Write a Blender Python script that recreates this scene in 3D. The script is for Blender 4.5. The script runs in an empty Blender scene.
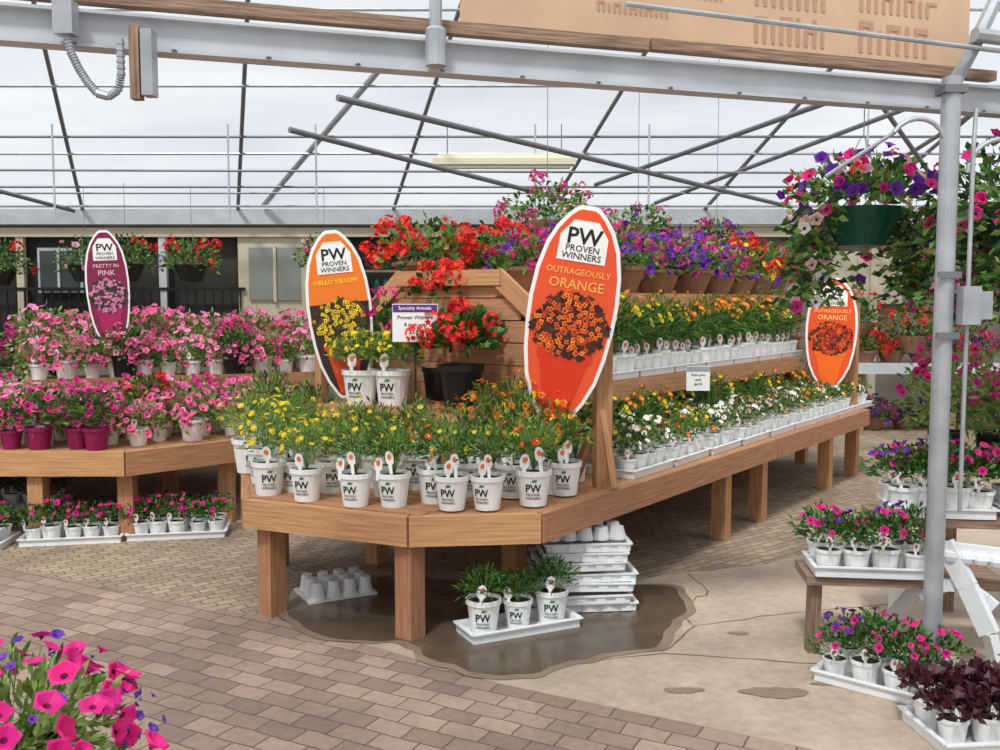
import bpy, math, random
from mathutils import Vector, Matrix
R = random.Random(11)
scene = bpy.context.scene
scene.view_settings.view_transform = 'Standard'
scene.view_settings.look = 'None'

# ---------------------------------------------------------------- materials
def lin(c):
    out = []
    for v in c:
        v = v / 255.0
        out.append(v / 12.92 if v <= 0.04045 else ((v + 0.055) / 1.055) ** 2.4)
    return (out[0], out[1], out[2], 1)

def mat(name, col, rough=0.6, metal=0.0, var=0.0, nscale=0, namt=0.0, grain=False, transl=0.0, spec=0.4, bump=0.0):
    m = bpy.data.materials.new(name)
    m.use_nodes = True
    nt = m.node_tree
    N, L = nt.nodes, nt.links
    b = N["Principled BSDF"]
    b.inputs["Roughness"].default_value = rough
    b.inputs["Metallic"].default_value = metal
    b.inputs["Specular IOR Level"].default_value = spec
    rgb = N.new("ShaderNodeRGB"); rgb.outputs[0].default_value = lin(col)
    cur = rgb.outputs[0]
    if var > 0:
        g = N.new("ShaderNodeNewGeometry")
        mr = N.new("ShaderNodeMapRange")
        mr.inputs["To Min"].default_value = 1 - var
        mr.inputs["To Max"].default_value = 1 + var
        L.new(g.outputs["Random Per Island"], mr.inputs["Value"])
        mr2 = N.new("ShaderNodeMapRange")
        mr2.inputs["To Min"].default_value = 0.5 - var * 0.05
        mr2.inputs["To Max"].default_value = 0.5 + var * 0.05
        L.new(g.outputs["Random Per Island"], mr2.inputs["Value"])
        h = N.new("ShaderNodeHueSaturation")
        L.new(mr.outputs[0], h.inputs["Value"])
        L.new(mr2.outputs[0], h.inputs["Hue"])
        L.new(cur, h.inputs["Color"])
        cur = h.outputs[0]
    if nscale:
        tc = N.new("ShaderNodeTexCoord")
        mp = N.new("ShaderNodeMapping")
        if grain:
            L.new(tc.outputs["UV"], mp.inputs[0])
            mp.inputs["Scale"].default_value = (1.5, 28, 1)
        else:
            L.new(tc.outputs["Object"], mp.inputs[0])
        nz = N.new("ShaderNodeTexNoise")
        nz.inputs["Scale"].default_value = nscale
        nz.inputs["Detail"].default_value = 6
        L.new(mp.outputs[0], nz.inputs["Vector"])
        mr = N.new("ShaderNodeMapRange")
        mr.inputs["From Min"].default_value = 0.25
        mr.inputs["From Max"].default_value = 0.75
        mr.inputs["To Min"].default_value = 1 - namt
        mr.inputs["To Max"].default_value = 1 + namt
        L.new(nz.outputs["Fac"], mr.inputs["Value"])
        h = N.new("ShaderNodeHueSaturation")
        L.new(mr.outputs[0], h.inputs["Value"])
        L.new(cur, h.inputs["Color"])
        cur = h.outputs[0]
        if bump:
            bp = N.new("ShaderNodeBump"); bp.inputs["Strength"].default_value = bump
            bp.inputs["Distance"].default_value = 0.01
            L.new(nz.outputs["Fac"], bp.inputs["Height"])
            L.new(bp.outputs[0], b.inputs["Normal"])
    L.new(cur, b.inputs["Base Color"])
    if transl > 0:
        t = N.new("ShaderNodeBsdfTranslucent")
        L.new(cur, t.inputs[0])
        mx = N.new("ShaderNodeMixShader"); mx.inputs[0].default_value = transl
        L.new(b.outputs[0], mx.inputs[1]); L.new(t.outputs[0], mx.inputs[2])
        L.new(mx.outputs[0], N["Material Output"].inputs[0])
    return m

WOOD = mat("cedar_wood", (180, 132, 94), 0.7, var=0.16, nscale=3, namt=0.3, grain=True, bump=0.2)
WOODW = mat("weathered_board", (146, 120, 102), 0.85, var=0.1, nscale=4, namt=0.6, grain=True, bump=0.4)
WHITEP = mat("white_plastic", (234, 236, 238), 0.35, nscale=9, namt=.05)
POTW = mat("white_pot_plastic", (240, 241, 239), 0.4, nscale=12, namt=.06)
SOIL = mat("potting_soil", (52, 38, 28), 0.95, nscale=60, namt=0.5)
INK = mat("black_print", (28, 28, 30), 0.5)
INKG = mat("green_print", (70, 130, 60), 0.5)
BLACKP = mat("black_pot_plastic", (28, 28, 30), 0.4)
GREENP = mat("dark_green_pot", (22, 82, 62), 0.35)
TERRA = mat("tan_bowl", (150, 112, 90), 0.6, nscale=20, namt=0.15)
MAGP = mat("magenta_pot", (140, 22, 82), 0.4)
LEAF = mat("leaf_green", (92, 132, 52), 0.55, var=0.5, transl=0.3)
LEAFD = mat("leaf_dark", (50, 88, 40), 0.5, var=0.45, transl=0.25)
LEAFL = mat("leaf_light", (142, 168, 92), 0.55, var=0.35, transl=0.35)
STEM = mat("stem_green", (92, 128, 56), 0.6)
def petal(n, c): return mat("petal_" + n, c, 0.5, var=0.2, transl=0.3)
PINK = petal("pink", (238, 112, 162))
HOT = petal("hot_pink", (234, 40, 144))
MAG = petal("magenta", (206, 44, 130))
YEL = petal("yellow", (250, 220, 48))
ORA = petal("orange", (250, 132, 34))
RED = petal("red", (234, 36, 28))
RORA = petal("red_orange", (242, 72, 34))
PUR = petal("purple", (102, 40, 160))
WHI = petal("white", (248, 244, 240))
LPK = petal("light_pink", (246, 184, 204))
PPK = petal("pale_pink", (244, 148, 190))
CEN = mat("flower_centre", (120, 70, 20), 0.8)
CENY = mat("flower_centre_yellow", (236, 190, 40), 0.8)
CEND = mat("flower_throat", (120, 14, 74), 0.7)
GALV = mat("galvanised_steel", (176, 180, 184), 0.4, metal=0.4, nscale=8, namt=0.2)
GALVD = mat("aged_steel_tube", (124, 126, 130), 0.5, metal=0.4)
BEAMW = mat("painted_steel_beam", (190, 194, 198), 0.5, nscale=5, namt=0.14)
TAG = mat("tag_white", (246, 246, 244), 0.4)
TAGO = mat("tag_orange", (236, 120, 70), 0.5)
TAGP = mat("tag_pink", (214, 90, 130), 0.5)

# ---------------------------------------------------------------- mesh builder
class MB:
    def __init__(s):
        s.v = []; s.f = []; s.m = []; s.uv = []; s.mats = []
    def mi(s, m):
        if m not in s.mats: s.mats.append(m)
        return s.mats.index(m)
    def add(s, vs, fs, m, uvs=None):
        o = len(s.v); k = s.mi(m)
        s.v.extend([tuple(v) for v in vs])
        for i, f in enumerate(fs):
            s.f.append([a + o for a in f]); s.m.append(k)
            if uvs: s.uv.extend(uvs[i])
            else: s.uv.extend([(vs[a][0], vs[a][1]) for a in f])
    def box(s, c, size, m, rz=0.0, M=None):
        T = M if M else Matrix.Translation(c) @ Matrix.Rotation(rz, 4, 'Z')
        hx, hy, hz = size[0] / 2, size[1] / 2, size[2] / 2
        pts = [(-hx,-hy,-hz),(hx,-hy,-hz),(hx,hy,-hz),(-hx,hy,-hz),(-hx,-hy,hz),(hx,-hy,hz),(hx,hy,hz),(-hx,hy,hz)]
        fs = [(0,3,2,1),(4,5,6,7),(0,1,5,4),(1,2,6,5),(2,3,7,6),(3,0,4,7)]
        la = max(range(3), key=lambda i: size[i])
        off = R.random() * 9
        uvs = []
        for f in fs:
            var = [i for i in range(3) if abs(pts[f[0]][i] - pts[f[2]][i]) > 1e-9]
            if la in var: a = la; b = [i for i in var if i != la][0] if len(var) > 1 else la
            else: a, b = (var + [0, 1])[:2]
            uvs.append([(pts[q][a] + off, pts[q][b] + off * 1.7) for q in f])
        s.add([T @ Vector(p) for p in pts], fs, m, uvs)
    def beam(s, p0, p1, w, h, m):
        p0 = Vector(p0); p1 = Vector(p1); d = p1 - p0; L = d.length; d.normalize()
        up = Vector((0, 0, 1)) if abs(d.z) < 0.95 else Vector((0, 1, 0))
        y = up.cross(d).normalized(); z = d.cross(y)
        M = Matrix(((d.x, y.x, z.x, 0), (d.y, y.y, z.y, 0), (d.z, y.z, z.z, 0), (0, 0, 0, 1)))
        s.box(None, (L, w, h), m, M=Matrix.Translation((p0 + p1) / 2) @ M)
    def prism(s, poly, z0, z1, m):
        n = len(poly)
        vs = [(x, y, z0) for x, y in poly] + [(x, y, z1) for x, y in poly]
        fs = [list(range(n))[::-1], list(range(n, 2 * n))] + [(i, (i + 1) % n, n + (i + 1) % n, n + i) for i in range(n)]
        s.add(vs, fs, m)
    def lathe(s, prof, n, c, m, cap=True):
        vs = []; fs = []
        for r, z in prof:
            for i in range(n):
                a = 2 * math.pi * i / n
                vs.append((c[0] + r * math.cos(a), c[1] + r * math.sin(a), c[2] + z))
        for k in range(len(prof) - 1):
            for i in range(n):
                j = (i + 1) % n
                fs.append((k * n + i, k * n + j, (k + 1) * n + j, (k + 1) * n + i))
        if cap: fs.append(list(range(n))[::-1])
        s.add(vs, fs, m)
    def disc(s, c, r, n, m):
        s.add([(c[0] + r * math.cos(2 * math.pi * i / n), c[1] + r * math.sin(2 * math.pi * i / n), c[2]) for i in range(n)], [list(range(n))], m)
    def tube(s, pts, r, m, n=8):
        pts = [Vector(p) for p in pts]; rings = []
        for i, p in enumerate(pts):
            d = (pts[min(i + 1, len(pts) - 1)] - pts[max(i - 1, 0)]).normalized()
            up = Vector((0, 0, 1)) if abs(d.z) < 0.9 else Vector((1, 0, 0))
            x = up.cross(d).normalized(); y = d.cross(x)
            rings.append([p + x * r * math.cos(2 * math.pi * k / n) + y * r * math.sin(2 * math.pi * k / n) for k in range(n)])
        vs = [q for ring in rings for q in ring]; fs = []
        for i in range(len(pts) - 1):
            for k in range(n):
                j = (k + 1) % n
                fs.append((i * n + k, i * n + j, (i + 1) * n + j, (i + 1) * n + k))
        fs.append(list(range(n))[::-1]); fs.append([(len(pts) - 1) * n + k for k in range(n)])
        s.add(vs, fs, m)
    def mesh(s, name, smooth=False):
        me = bpy.data.meshes.new(name)
        me.from_pydata(s.v, [], s.f)
        for m in s.mats: me.materials.append(m)
        me.polygons.foreach_set("material_index", s.m)
        uvl = me.uv_layers.new(name="UVMap")
        flat = [c for u in s.uv for c in u]
        if len(flat) == len(uvl.data) * 2: uvl.data.foreach_set("uv", flat)
        if smooth: me.polygons.foreach_set("use_smooth", [True] * len(s.f))
        me.update()
        return me
    def obj(s, name, loc=(0, 0, 0), smooth=False):
        o = bpy.data.objects.new(name, s.mesh(name, smooth))
        o.location = loc
        scene.collection.objects.link(o)
        return o

def place(me, name, loc, rz=0, sc=1.0, parent=None):
    o = bpy.data.objects.new(name, me)
    scene.collection.objects.link(o)
    if parent:
        o.parent = parent
        o.location = Vector(loc) - parent.location
    else: o.location = loc
    o.rotation_euler = (0, 0, rz)
    o.scale = (sc, sc, sc) if not isinstance(sc, tuple) else sc
    return o
def empty(name, loc):
    e = bpy.data.objects.new(name, None); e.location = loc; e.empty_display_size = 0.1
    scene.collection.objects.link(e); return e

_tc = {}
def text2d(body, size, bold=0.0):
    k = (body, size, bold)
    if k in _tc: return _tc[k]
    cu = bpy.data.curves.new("t", 'FONT'); cu.body = body; cu.size = size; cu.align_x = 'CENTER'
    cu.offset = bold * size; cu.resolution_u = 2
    ob = bpy.data.objects.new("t", cu); scene.collection.objects.link(ob)
    dg = bpy.context.evaluated_depsgraph_get(); dg.update()
    ev = ob.evaluated_get(dg); me = ev.to_mesh()
    vs = [(v.co.x, v.co.y) for v in me.vertices]; fs = [tuple(p.vertices) for p in me.polygons]
    ev.to_mesh_clear()
    bpy.data.objects.remove(ob); bpy.data.curves.remove(cu)
    _tc[k] = (vs, fs); return _tc[k]

# ---------------------------------------------------------------- plants
def basis(n):
    n = Vector(n).normalized()
    a = Vector((0, 0, 1)) if abs(n.z) < 0.9 else Vector((1, 0, 0))
    x = a.cross(n).normalized(); y = n.cross(x)
    t = R.random() * 6.28
    return x * math.cos(t) + y * math.sin(t), y * math.cos(t) - x * math.sin(t), n

def leaf(M, p, d, L, w, m, fine=False):
    p = Vector(p); x, y, n = basis(d)
    droop = Vector((0, 0, -1)) * L * R.uniform(0.0, 0.35)
    if fine:
        a = p + n * L * .3; b = p + n * L * .68 + droop * .4; t = p + n * L + droop
        M.add([p, a - x * w * .45 + y * w * .12, a + x * w * .45 + y * w * .12, a, b - x * w * .42 + y * w * .1, b + x * w * .42 + y * w * .1, b, t],
              [(0, 3, 1), (0, 2, 3), (1, 3, 6, 4), (3, 2, 5, 6), (4, 6, 7), (6, 5, 7)], m)
    else:
        mid = p + n * L * .5
        M.add([p, mid + x * w * .5 + y * w * .15, p + n * L + droop, mid - x * w * .5 + y * w * .15], [(0, 1, 2, 3)], m)

def daisy(M, p, nrm, r, m, mc, n=8):
    x, y, z = basis(nrm); p = Vector(p)
    for i in range(n):
        a = 2 * math.pi * i / n; w = math.pi / n * .85
        d = x * math.cos(a) + y * math.sin(a)
        e = x * math.cos(a - w) + y * math.sin(a - w); g = x * math.cos(a + w) + y * math.sin(a + w)
        M.add([p, p + e * r * .72 + z * r * .1, p + d * r + z * r * .04, p + g * r * .72 + z * r * .1], [(0, 1, 2, 3)], m)
    M.add([p + (x * math.cos(i * 1.047) + y * math.sin(i * 1.047)) * r * .27 + z * r * .14 for i in range(6)], [(0, 1, 2, 3, 4, 5)], mc)

def petunia(M, p, nrm, r, m, mc, n=10, cup=.22):
    x, y, z = basis(nrm); p = Vector(p); vs = []
    for rad, h in ((.24, 0), (.72, cup), (1, cup * .9)):
        for i in range(n):
            a = 2 * math.pi * i / n
            k = rad * (1 if i % 2 == 0 or rad < .5 else (.95 if rad < .9 else .8)) * r
            vs.append(p + (x * math.cos(a) + y * math.sin(a)) * k + z * (h + (R.uniform(0, .12) if (rad > .5) else 0)) * r)
    vs.append(p - z * r * .3)
    fs = []
    for k in range(2):
        for i in range(n): fs.append((k * n + i, k * n + (i + 1) % n, (k + 1) * n + (i + 1) % n, (k + 1) * n + i))
    M.add(vs, fs, m)
    M.add(vs[:n] + [vs[-1]], [(i, (i + 1) % n, n) for i in range(n)], mc)

def umbel(M, p, r, m, n=16):
    for _ in range(n):
        d = Vector((R.gauss(0, 1), R.gauss(0, 1), R.gauss(.3, 1))).normalized()
        x, y, z = basis(d); c = Vector(p) + d * r
        q = r * .42
        vs = []
        for i in range(10):
            a = 2 * math.pi * i / 10; k = q * (1 if i % 2 == 0 else .55)
            vs.append(c + (x * math.cos(a) + y * math.sin(a)) * k + z * (q * .2 if i % 2 == 0 else 0))
        M.add(vs, [tuple(range(10))], m)

def bush(M, c, rx, rz, nl, ll, lw, ml, fl=(), zmin=-.25, fine=False, stems=0, fmin=.05, up=.6):
    c = Vector(c)
    for i in range(nl):
        while True:
            d = Vector((R.gauss(0, 1), R.gauss(0, 1), R.gauss(0, 1))).normalized()
            if d.z > zmin: break
        q = R.random() ** .45 * R.uniform(.9, 1.15)
        p = c + Vector((d.x * rx * q, d.y * rx * q, d.z * rz * q))
        dr = d + Vector((R.gauss(0, .5), R.gauss(0, .5), R.gauss(up, .5)))
        leaf(M, p, dr, ll * R.uniform(.7, 1.3), lw * R.uniform(.7, 1.2), R.choice(ml), fine)
    base = c - Vector((0, 0, rz * .8))
    for i in range(stems):
        d = Vector((R.gauss(0, .5), R.gauss(0, .5), 1)).normalized()
        e = c + Vector((d.x * rx, d.y * rx, d.z * rz)) * R.uniform(1, 1.1)
        s = Vector((.0018, 0, 0))
        M.add([base - s, base + s, e + s, e - s], [(0, 1, 2, 3)], STEM)
    for kind, m, mc, n, r in fl:
        for i in range(n):
            while True:
                d = Vector((R.gauss(0, 1), R.gauss(0, 1), R.gauss(.3, .9))).normalized()
                if d.z > fmin: break
            q = R.uniform(.95, 1.28)
            p = c + Vector((d.x * rx * q, d.y * rx * q, d.z * rz * q))
            nn = d + Vector((R.gauss(0, .4), R.gauss(0, .4) - .25, R.gauss(.3, .4)))
            rr = r * R.uniform(.7, 1.2)
            if kind == 'd': daisy(M, p, nn, rr, m, mc)
            elif kind == 'p': petunia(M, p, nn, rr, m, mc, cup=R.uniform(.15, .5))
            else: umbel(M, p, rr, m)

def pot(M, rt, rb, h, m, n=20, logo=False, z0=0.0):
    M.lathe([(rb, 0), (rt * .95, h * .84), (rt, h * .84), (rt * 1.04, h * .86), (rt * 1.04, h), (rt * .95, h), (rt * .93, h * .9)], n, (0, 0, z0), m)
    M.disc((0, 0, z0 + h * .9), rt * .94, n, SOIL)
    if logo:
        def wrap(vs, zc):
            out = []
            for x, y in vs:
                z = zc + y; r = (rb + (rt * .95 - rb) * min(1, z / (h * .84))) + .0025
                a = x / r - math.pi / 2
                out.append((r * math.cos(a), r * math.sin(a), z0 + z))
            return out
        vs, fs = text2d("PW", h * .32, .02)
        M.add(wrap([(a * .9, b) for a, b in vs], h * .42), fs, INK)
        for t, dz in (("PROVEN", .31), ("WINNERS", .21)):
            vs, fs = text2d(t, h * .1, .01)
            M.add(wrap(vs, h * dz), fs, INK)
        q = [(-.1 * rt, 0), (.15 * rt, 0), (.25 * rt, h * .06), (0, h * .08)]
        M.add(wrap(q, h * .70), [(0, 1, 2, 3)], INKG)

def tag(M, x, y, z, s=1.0, mc=TAGO, tilt=0.0):
    pts = [(-.008, 0), (.008, 0), (.009, .045), (.02, .055), (.022, .085), (.014, .105), (0, .112), (-.014, .105), (-.022, .085), (-.02, .055), (-.009, .045)]
    Pq = [(x + a * s + b * tilt * s, y - .02 * b * s, z + b * s) for a, b in pts]
    M.add(Pq + [(p[0], p[1] + .0015, p[2]) for p in Pq], [tuple(range(11)), tuple(range(21, 10, -1))], TAG)
    q = [(.011 * math.cos(t * .785), .014 * math.sin(t * .785) + .083) for t in range(8)]
    M.add([(x + a * s + b * tilt * s, y - .0035, z + b * s) for a, b in q], [tuple(range(8))], mc)

def proto(name, potspec, bushes, tagmat=None, ntag=1, logo=False):
    rt, rb, h, pm = potspec
    M = MB(); pot(M, rt, rb, h, pm, 18, logo)
    for b in bushes: bush(M, **b)
    if tagmat:
        for i in range(ntag):
            tag(M, (R.uniform(-.7, .1) if i == 0 else R.uniform(.1, .7)) * rt, -rt * .8, h * (.8 if i == 0 else 1.0), rt / .085 * 1.05, tagmat, R.uniform(-.15, .15))
    return M.mesh(name)

BP = (.085, .062, .17, POTW)
SP = (.058, .043, .1, POTW)
P = {}
def mk(key, n, fn):
    P[key] = [fn(i) for i in range(n)]
def bb(c, rx, rz, nl, ll, lw, ml, fl, **k):
    return dict(c=c, rx=rx, rz=rz, nl=nl, ll=ll, lw=lw, ml=ml, fl=fl, **k)
mk('yellow', 3, lambda i: proto("potted_yellow_daisy", BP, [bb((0,0,.26), .13, .13, 330, .045, .010, [LEAF, LEAFL, LEAFL], [('d', YEL, CENY, 26, .016)], stems=14)], TAGO, 1, True))
mk('green', 3, lambda i: proto("potted_bedding_plant", BP, [bb((0,0,.27), .115, .15, 330, .05, .011, [LEAF, LEAFD, LEAFL], [('d', YEL, CENY, 6, .015)], stems=14)], TAGO, 2, True))
mk('redor', 3, lambda i: proto("potted_red_orange_daisy", BP, [bb((0,0,.27), .12, .14, 300, .05, .012, [LEAF, LEAFL], [('d', RORA, CENY, 10, .02), ('d', YEL, CENY, 7, .017)], stems=14)], TAGO, 2, True))
mk('tallor', 3, lambda i: proto("potted_orange_daisy", BP, [bb((0,0,.32), .13, .21, 360, .055, .011, [LEAF, LEAFD, LEAFL], [('d', ORA, CEN, 24, .023), ('d', YEL, CENY, 4, .02)], stems=18, fmin=.25)], None, 0, True))
mk('bigyel', 1, lambda i: proto("potted_yellow_petunia", (.11,.085,.21,POTW), [bb((0,0,.30), .18, .13, 380, .06, .02, [LEAFL, LEAF], [('d', YEL, CENY, 50, .022)])], TAGO, 1, True))
mk('small_mix', 8, lambda i: proto("small_potted_annual", SP, [bb((0,0,.15), .08, .08, 120, .04, .012, [LEAF, LEAFD, LEAFL], [('p', [WHI, ORA, LPK, RORA, WHI, YEL, ORA, WHI][i], CENY, [9,7,7,5,6,7,7,10][i], .017)])], [TAGO, TAGP][i % 2], 1))
mk('small_yel', 4, lambda i: proto("small_potted_daisy", SP, [bb((0,0,.21), .09, .15, 200, .06, .008, [LEAF, LEAFD, LEAF], [('d', [YEL, ORA, ORA, ORA][i], CENY, [9,18,14,7][i], .017)], stems=12, fmin=.3)], TAGO, 1))
mk('pet_w', 6, lambda i: proto("potted_pink_petunia", (.07,.052,.12,POTW), [bb((0,0,.155), .17, .135, 230, .045, .02, [LEAF, LEAFL], [('p', [PINK,PPK,MAG,PINK,PPK,PINK][i], [HOT,CEND,CEND,MAG,HOT,CEND][i], [46,40,26,38,28,50][i], .026)], zmin=-.6, fmin=-.5)], TAGP, 1))
mk('pet_m', 2, lambda i: proto("potted_magenta_petunia", (.07,.052,.12,MAGP), [bb((0,0,.19), .15, .12, 210, .045, .02, [LEAF, LEAFD], [('p', MAG, CEND, 22, .026)])], None, 0))
mk('small_pet', 4, lambda i: proto("small_potted_petunia", SP, [bb((0,0,.16), .11, .085, 160, .04, .014, [LEAF, LEAFD], [('p', [MAG, PUR, HOT, MAG][i], CEND, [12,8,11,6][i], .018)], zmin=-.4)], TAGP, 1))
mk('darkleaf', 1, lambda i: proto("potted_heuchera", SP, [bb((0,0,.13), .09, .05, 120, .04, .035, [mat("dark_purple_leaf", (70,28,40), .5, var=.4)], [])], TAG, 1))
mk('grass', 2, lambda i: proto("potted_green_plant", BP, [bb((0,0,.22), .11, .10, 420, .05, .009, [LEAFD, LEAF], [], stems=8)], TAGP, 1, True))
BWL = (.19, .12, .17, TERRA)
def bowl(fl, rx=.28, rz=.21): return [bb((0,0,.2), rx, rz, 380, .06, .03, [LEAF, LEAFD, LEAFL], fl, fmin=-.3, zmin=-.4)]
mk('b_red', 2, lambda i: proto("bowl_of_red_geraniums", BWL, bowl([('u', RED, None, 32, .046)])))
mk('b_pur', 2, lambda i: proto("bowl_of_purple_petunias", BWL, bowl([('p', PUR, CEND, 48, .038), ('p', MAG, CEND, 26, .032)])))
mk('b_mag', 2, lambda i: proto("bowl_of_magenta_flowers", BWL, bowl([('u', MAG, None, 24, .04), ('p', PUR, CEND, 20, .036)])))
mk('b_mix', 2, lambda i: proto("bowl_of_mixed_annuals", BWL, bowl([('d', YEL, CENY, 32, .034), ('u', RED, None, 16, .045), ('d', ORA, CENY, 12, .03)])))

# ---------------------------------------------------------------- floor
def brick_mat(name, c1, c2, mo, scale, rot, ms=.012):
    m = bpy.data.materials.new(name); m.use_nodes = True
    N, L = m.node_tree.nodes, m.node_tree.links
    b = N["Principled BSDF"]; b.inputs["Roughness"].default_value = .8
    tc = N.new("ShaderNodeTexCoord"); mp = N.new("ShaderNodeMapping")
    mp.inputs["Rotation"].default_value = (0, 0, rot)
    L.new(tc.outputs["Object"], mp.inputs[0])
    nz0 = N.new("ShaderNodeTexNoise"); nz0.inputs["Scale"].default_value = 7
    L.new(tc.outputs["Object"], nz0.inputs["Vector"])
    va = N.new("ShaderNodeMixRGB"); va.blend_type = 'LINEAR_LIGHT'; va.inputs[0].default_value = .012
    L.new(mp.outputs[0], va.inputs[1]); L.new(nz0.outputs["Color"], va.inputs[2])
    br = N.new("ShaderNodeTexBrick"); br.inputs["Scale"].default_value = scale
    br.inputs["Color1"].default_value = lin(c1); br.inputs["Color2"].default_value = lin(c2); br.inputs["Mortar"].default_value = lin(mo)
    br.inputs["Mortar Size"].default_value = ms; br.inputs["Mortar Smooth"].default_value = .5
    br.inputs["Row Height"].default_value = .3
    L.new(va.outputs[0], br.inputs["Vector"])
    cur = br.outputs["Color"]
    for sc, lo, hi in ((1.3, .76, 1.2), (30, .88, 1.1)):
        nz = N.new("ShaderNodeTexNoise"); nz.inputs["Scale"].default_value = sc; nz.inputs["Detail"].default_value = 8
        L.new(tc.outputs["Object"], nz.inputs["Vector"])
        mr = N.new("ShaderNodeMapRange"); mr.inputs["From Min"].default_value = .3; mr.inputs["From Max"].default_value = .7
        mr.inputs["To Min"].default_value = lo; mr.inputs["To Max"].default_value = hi
        L.new(nz.outputs["Fac"], mr.inputs["Value"])
        h = N.new("ShaderNodeHueSaturation"); L.new(mr.outputs[0], h.inputs["Value"]); L.new(cur, h.inputs["Color"])
        cur = h.outputs[0]
    L.new(cur, b.inputs["Base Color"])
    inv = N.new("ShaderNodeMath"); inv.operation = 'SUBTRACT'; inv.inputs[0].default_value = 1; L.new(br.outputs["Fac"], inv.inputs[1])
    bp = N.new("ShaderNodeBump"); bp.inputs["Strength"].default_value = .6; bp.inputs["Distance"].default_value = .006
    L.new(inv.outputs[0], bp.inputs["Height"]); L.new(bp.outputs[0], b.inputs["Normal"])
    return m
PAVE = brick_mat("paver_blocks", (166, 142, 126), (132, 110, 98), (98, 82, 70), 2.9, math.radians(28))
PAVE2 = brick_mat("old_brick_paving", (172, 152, 128), (144, 126, 106), (112, 96, 80), 4.6, math.radians(-38), .025)
def conc_mat():
    m = mat("concrete", (178, 161, 142), .75, nscale=1.1, namt=.22)
    nt = m.node_tree; N, L = nt.nodes, nt.links; b = N["Principled BSDF"]
    src = b.inputs["Base Color"].links[0].from_socket
    tc = N.new("ShaderNodeTexCoord")
    for sc, lo, hi in ((22, .88, 1.1), (4.5, .86, 1.08)):
        nz = N.new("ShaderNodeTexNoise"); nz.inputs["Scale"].default_value = sc; nz.inputs["Detail"].default_value = 8
        L.new(tc.outputs["Object"], nz.inputs["Vector"])
        mr = N.new("ShaderNodeMapRange"); mr.inputs["From Min"].default_value = .3; mr.inputs["From Max"].default_value = .7
        mr.inputs["To Min"].default_value = lo; mr.inputs["To Max"].default_value = hi
        L.new(nz.outputs["Fac"], mr.inputs["Value"])
        h = N.new("ShaderNodeHueSaturation"); L.new(mr.outputs[0], h.inputs["Value"]); L.new(src, h.inputs["Color"]); src = h.outputs[0]
    L.new(src, b.inputs["Base Color"])
    return m
CONC = conc_mat()
WET = mat("damp_concrete", (94, 80, 66), .2, nscale=5, namt=.3)
DAMP = mat("half_dry_concrete", (136, 118, 100), .5, nscale=6, namt=.2)
CONCJ = mat("crack_dirt", (120, 102, 86), .9)

M = MB(); M.prism([(-9, -4), (9, -4), (9, 13), (-9, 13)], -.1, 0, PAVE2); M.obj("floor")
def wobline(pts, step=.12, amp=.02):
    out = []
    for a, b in zip(pts[:-1], pts[1:]):
        a = Vector(a); b = Vector(b); n = max(1, int((b - a).length / step))
        for k in range(n):
            p = a.lerp(b, k / n); out.append((p.x + R.uniform(-amp, amp), p.y + R.uniform(-amp, amp)))
    return out
M = MB(); M.prism([(-6.5, 7.6), (-3.03, 5.62), (-1.06, 4.62), (0, 3.85), (1.15, 3.25), (5.5, .8), (5.5, -3), (-6.5, -3)][::-1], .0, .004, PAVE); M.obj("paved_area")
M = MB(); M.prism(([(-1.06, 4.62), (-1.15, 5.1)] + wobline([(-1.12, 5.2), (-.95, 5.5), (.1, 5.5), (.8, 5.35), (1.6, 5.65), (2.3, 6.1), (3.2, 7.2), (5.5, 8.2)]) + [(8, 8.2), (8, -.6), (5.5, .8), (1.15, 3.25), (0, 3.85)])[::-1], .0, .006, CONC)
def strip(M, pts, w, z, m):
    Q = []
    for a, b in zip(pts[:-1], pts[1:]):
        a = Vector(a); b = Vector(b)
        for k in range(6): 
            p = a.lerp(b, k / 6); Q.append(Vector((p.x + R.gauss(0, .008), p.y + R.gauss(0, .008))))
    Q.append(Vector(pts[-1]))
    for a, b in zip(Q[:-1], Q[1:]):
        d = (b - a).normalized(); n = Vector((-d.y, d.x)) * w / 2 * R.uniform(.5, 1.2)
        M.add([(a.x - n.x, a.y - n.y, z), (b.x - n.x, b.y - n.y, z), (b.x + n.x, b.y + n.y, z), (a.x + n.x, a.y + n.y, z)], [(0, 1, 2, 3)], m)
strip(M, [(.75, 4.2), (.95, 4.55), (.9, 4.8), (1.15, 5.1), (1.1, 5.45)], .010, .0075, CONCJ)
strip(M, [(.1, 4.0), (.75, 4.2), (1.6, 4.02), (2.3, 3.8)], .009, .0075, CONCJ)
strip(M, [(.95, 4.55), (1.5, 4.75), (2.2, 4.9)], .007, .0075, CONCJ)
M.obj("concrete_slab")
def blob(pts, amp=.03, grow=0.0):
    P0 = [Vector(p) for p in pts]
    c = sum(P0, Vector((0, 0))) / len(P0)
    for it in range(3):
        Q = []
        for i in range(len(P0)):
            a = P0[i]; b = P0[(i + 1) % len(P0)]
            Q += [a * .75 + b * .25, a * .25 + b * .75]
        P0 = Q
    ph = [R.uniform(0, 6.28) for _ in range(5)]
    out = []
    for p in P0:
        v = p - c; a = math.atan2(v.y, v.x); L0 = v.length
        k = amp * (math.sin(5 * a + ph[0]) + .7 * math.sin(9 * a + ph[1]) + .5 * math.sin(17 * a + ph[2]) + .3 * math.sin(31 * a + ph[3])) + grow
        q = c + v * ((L0 + k) / max(L0, 1e-4))
        out.append((q.x, q.y))
    return out
M = MB()
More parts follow.
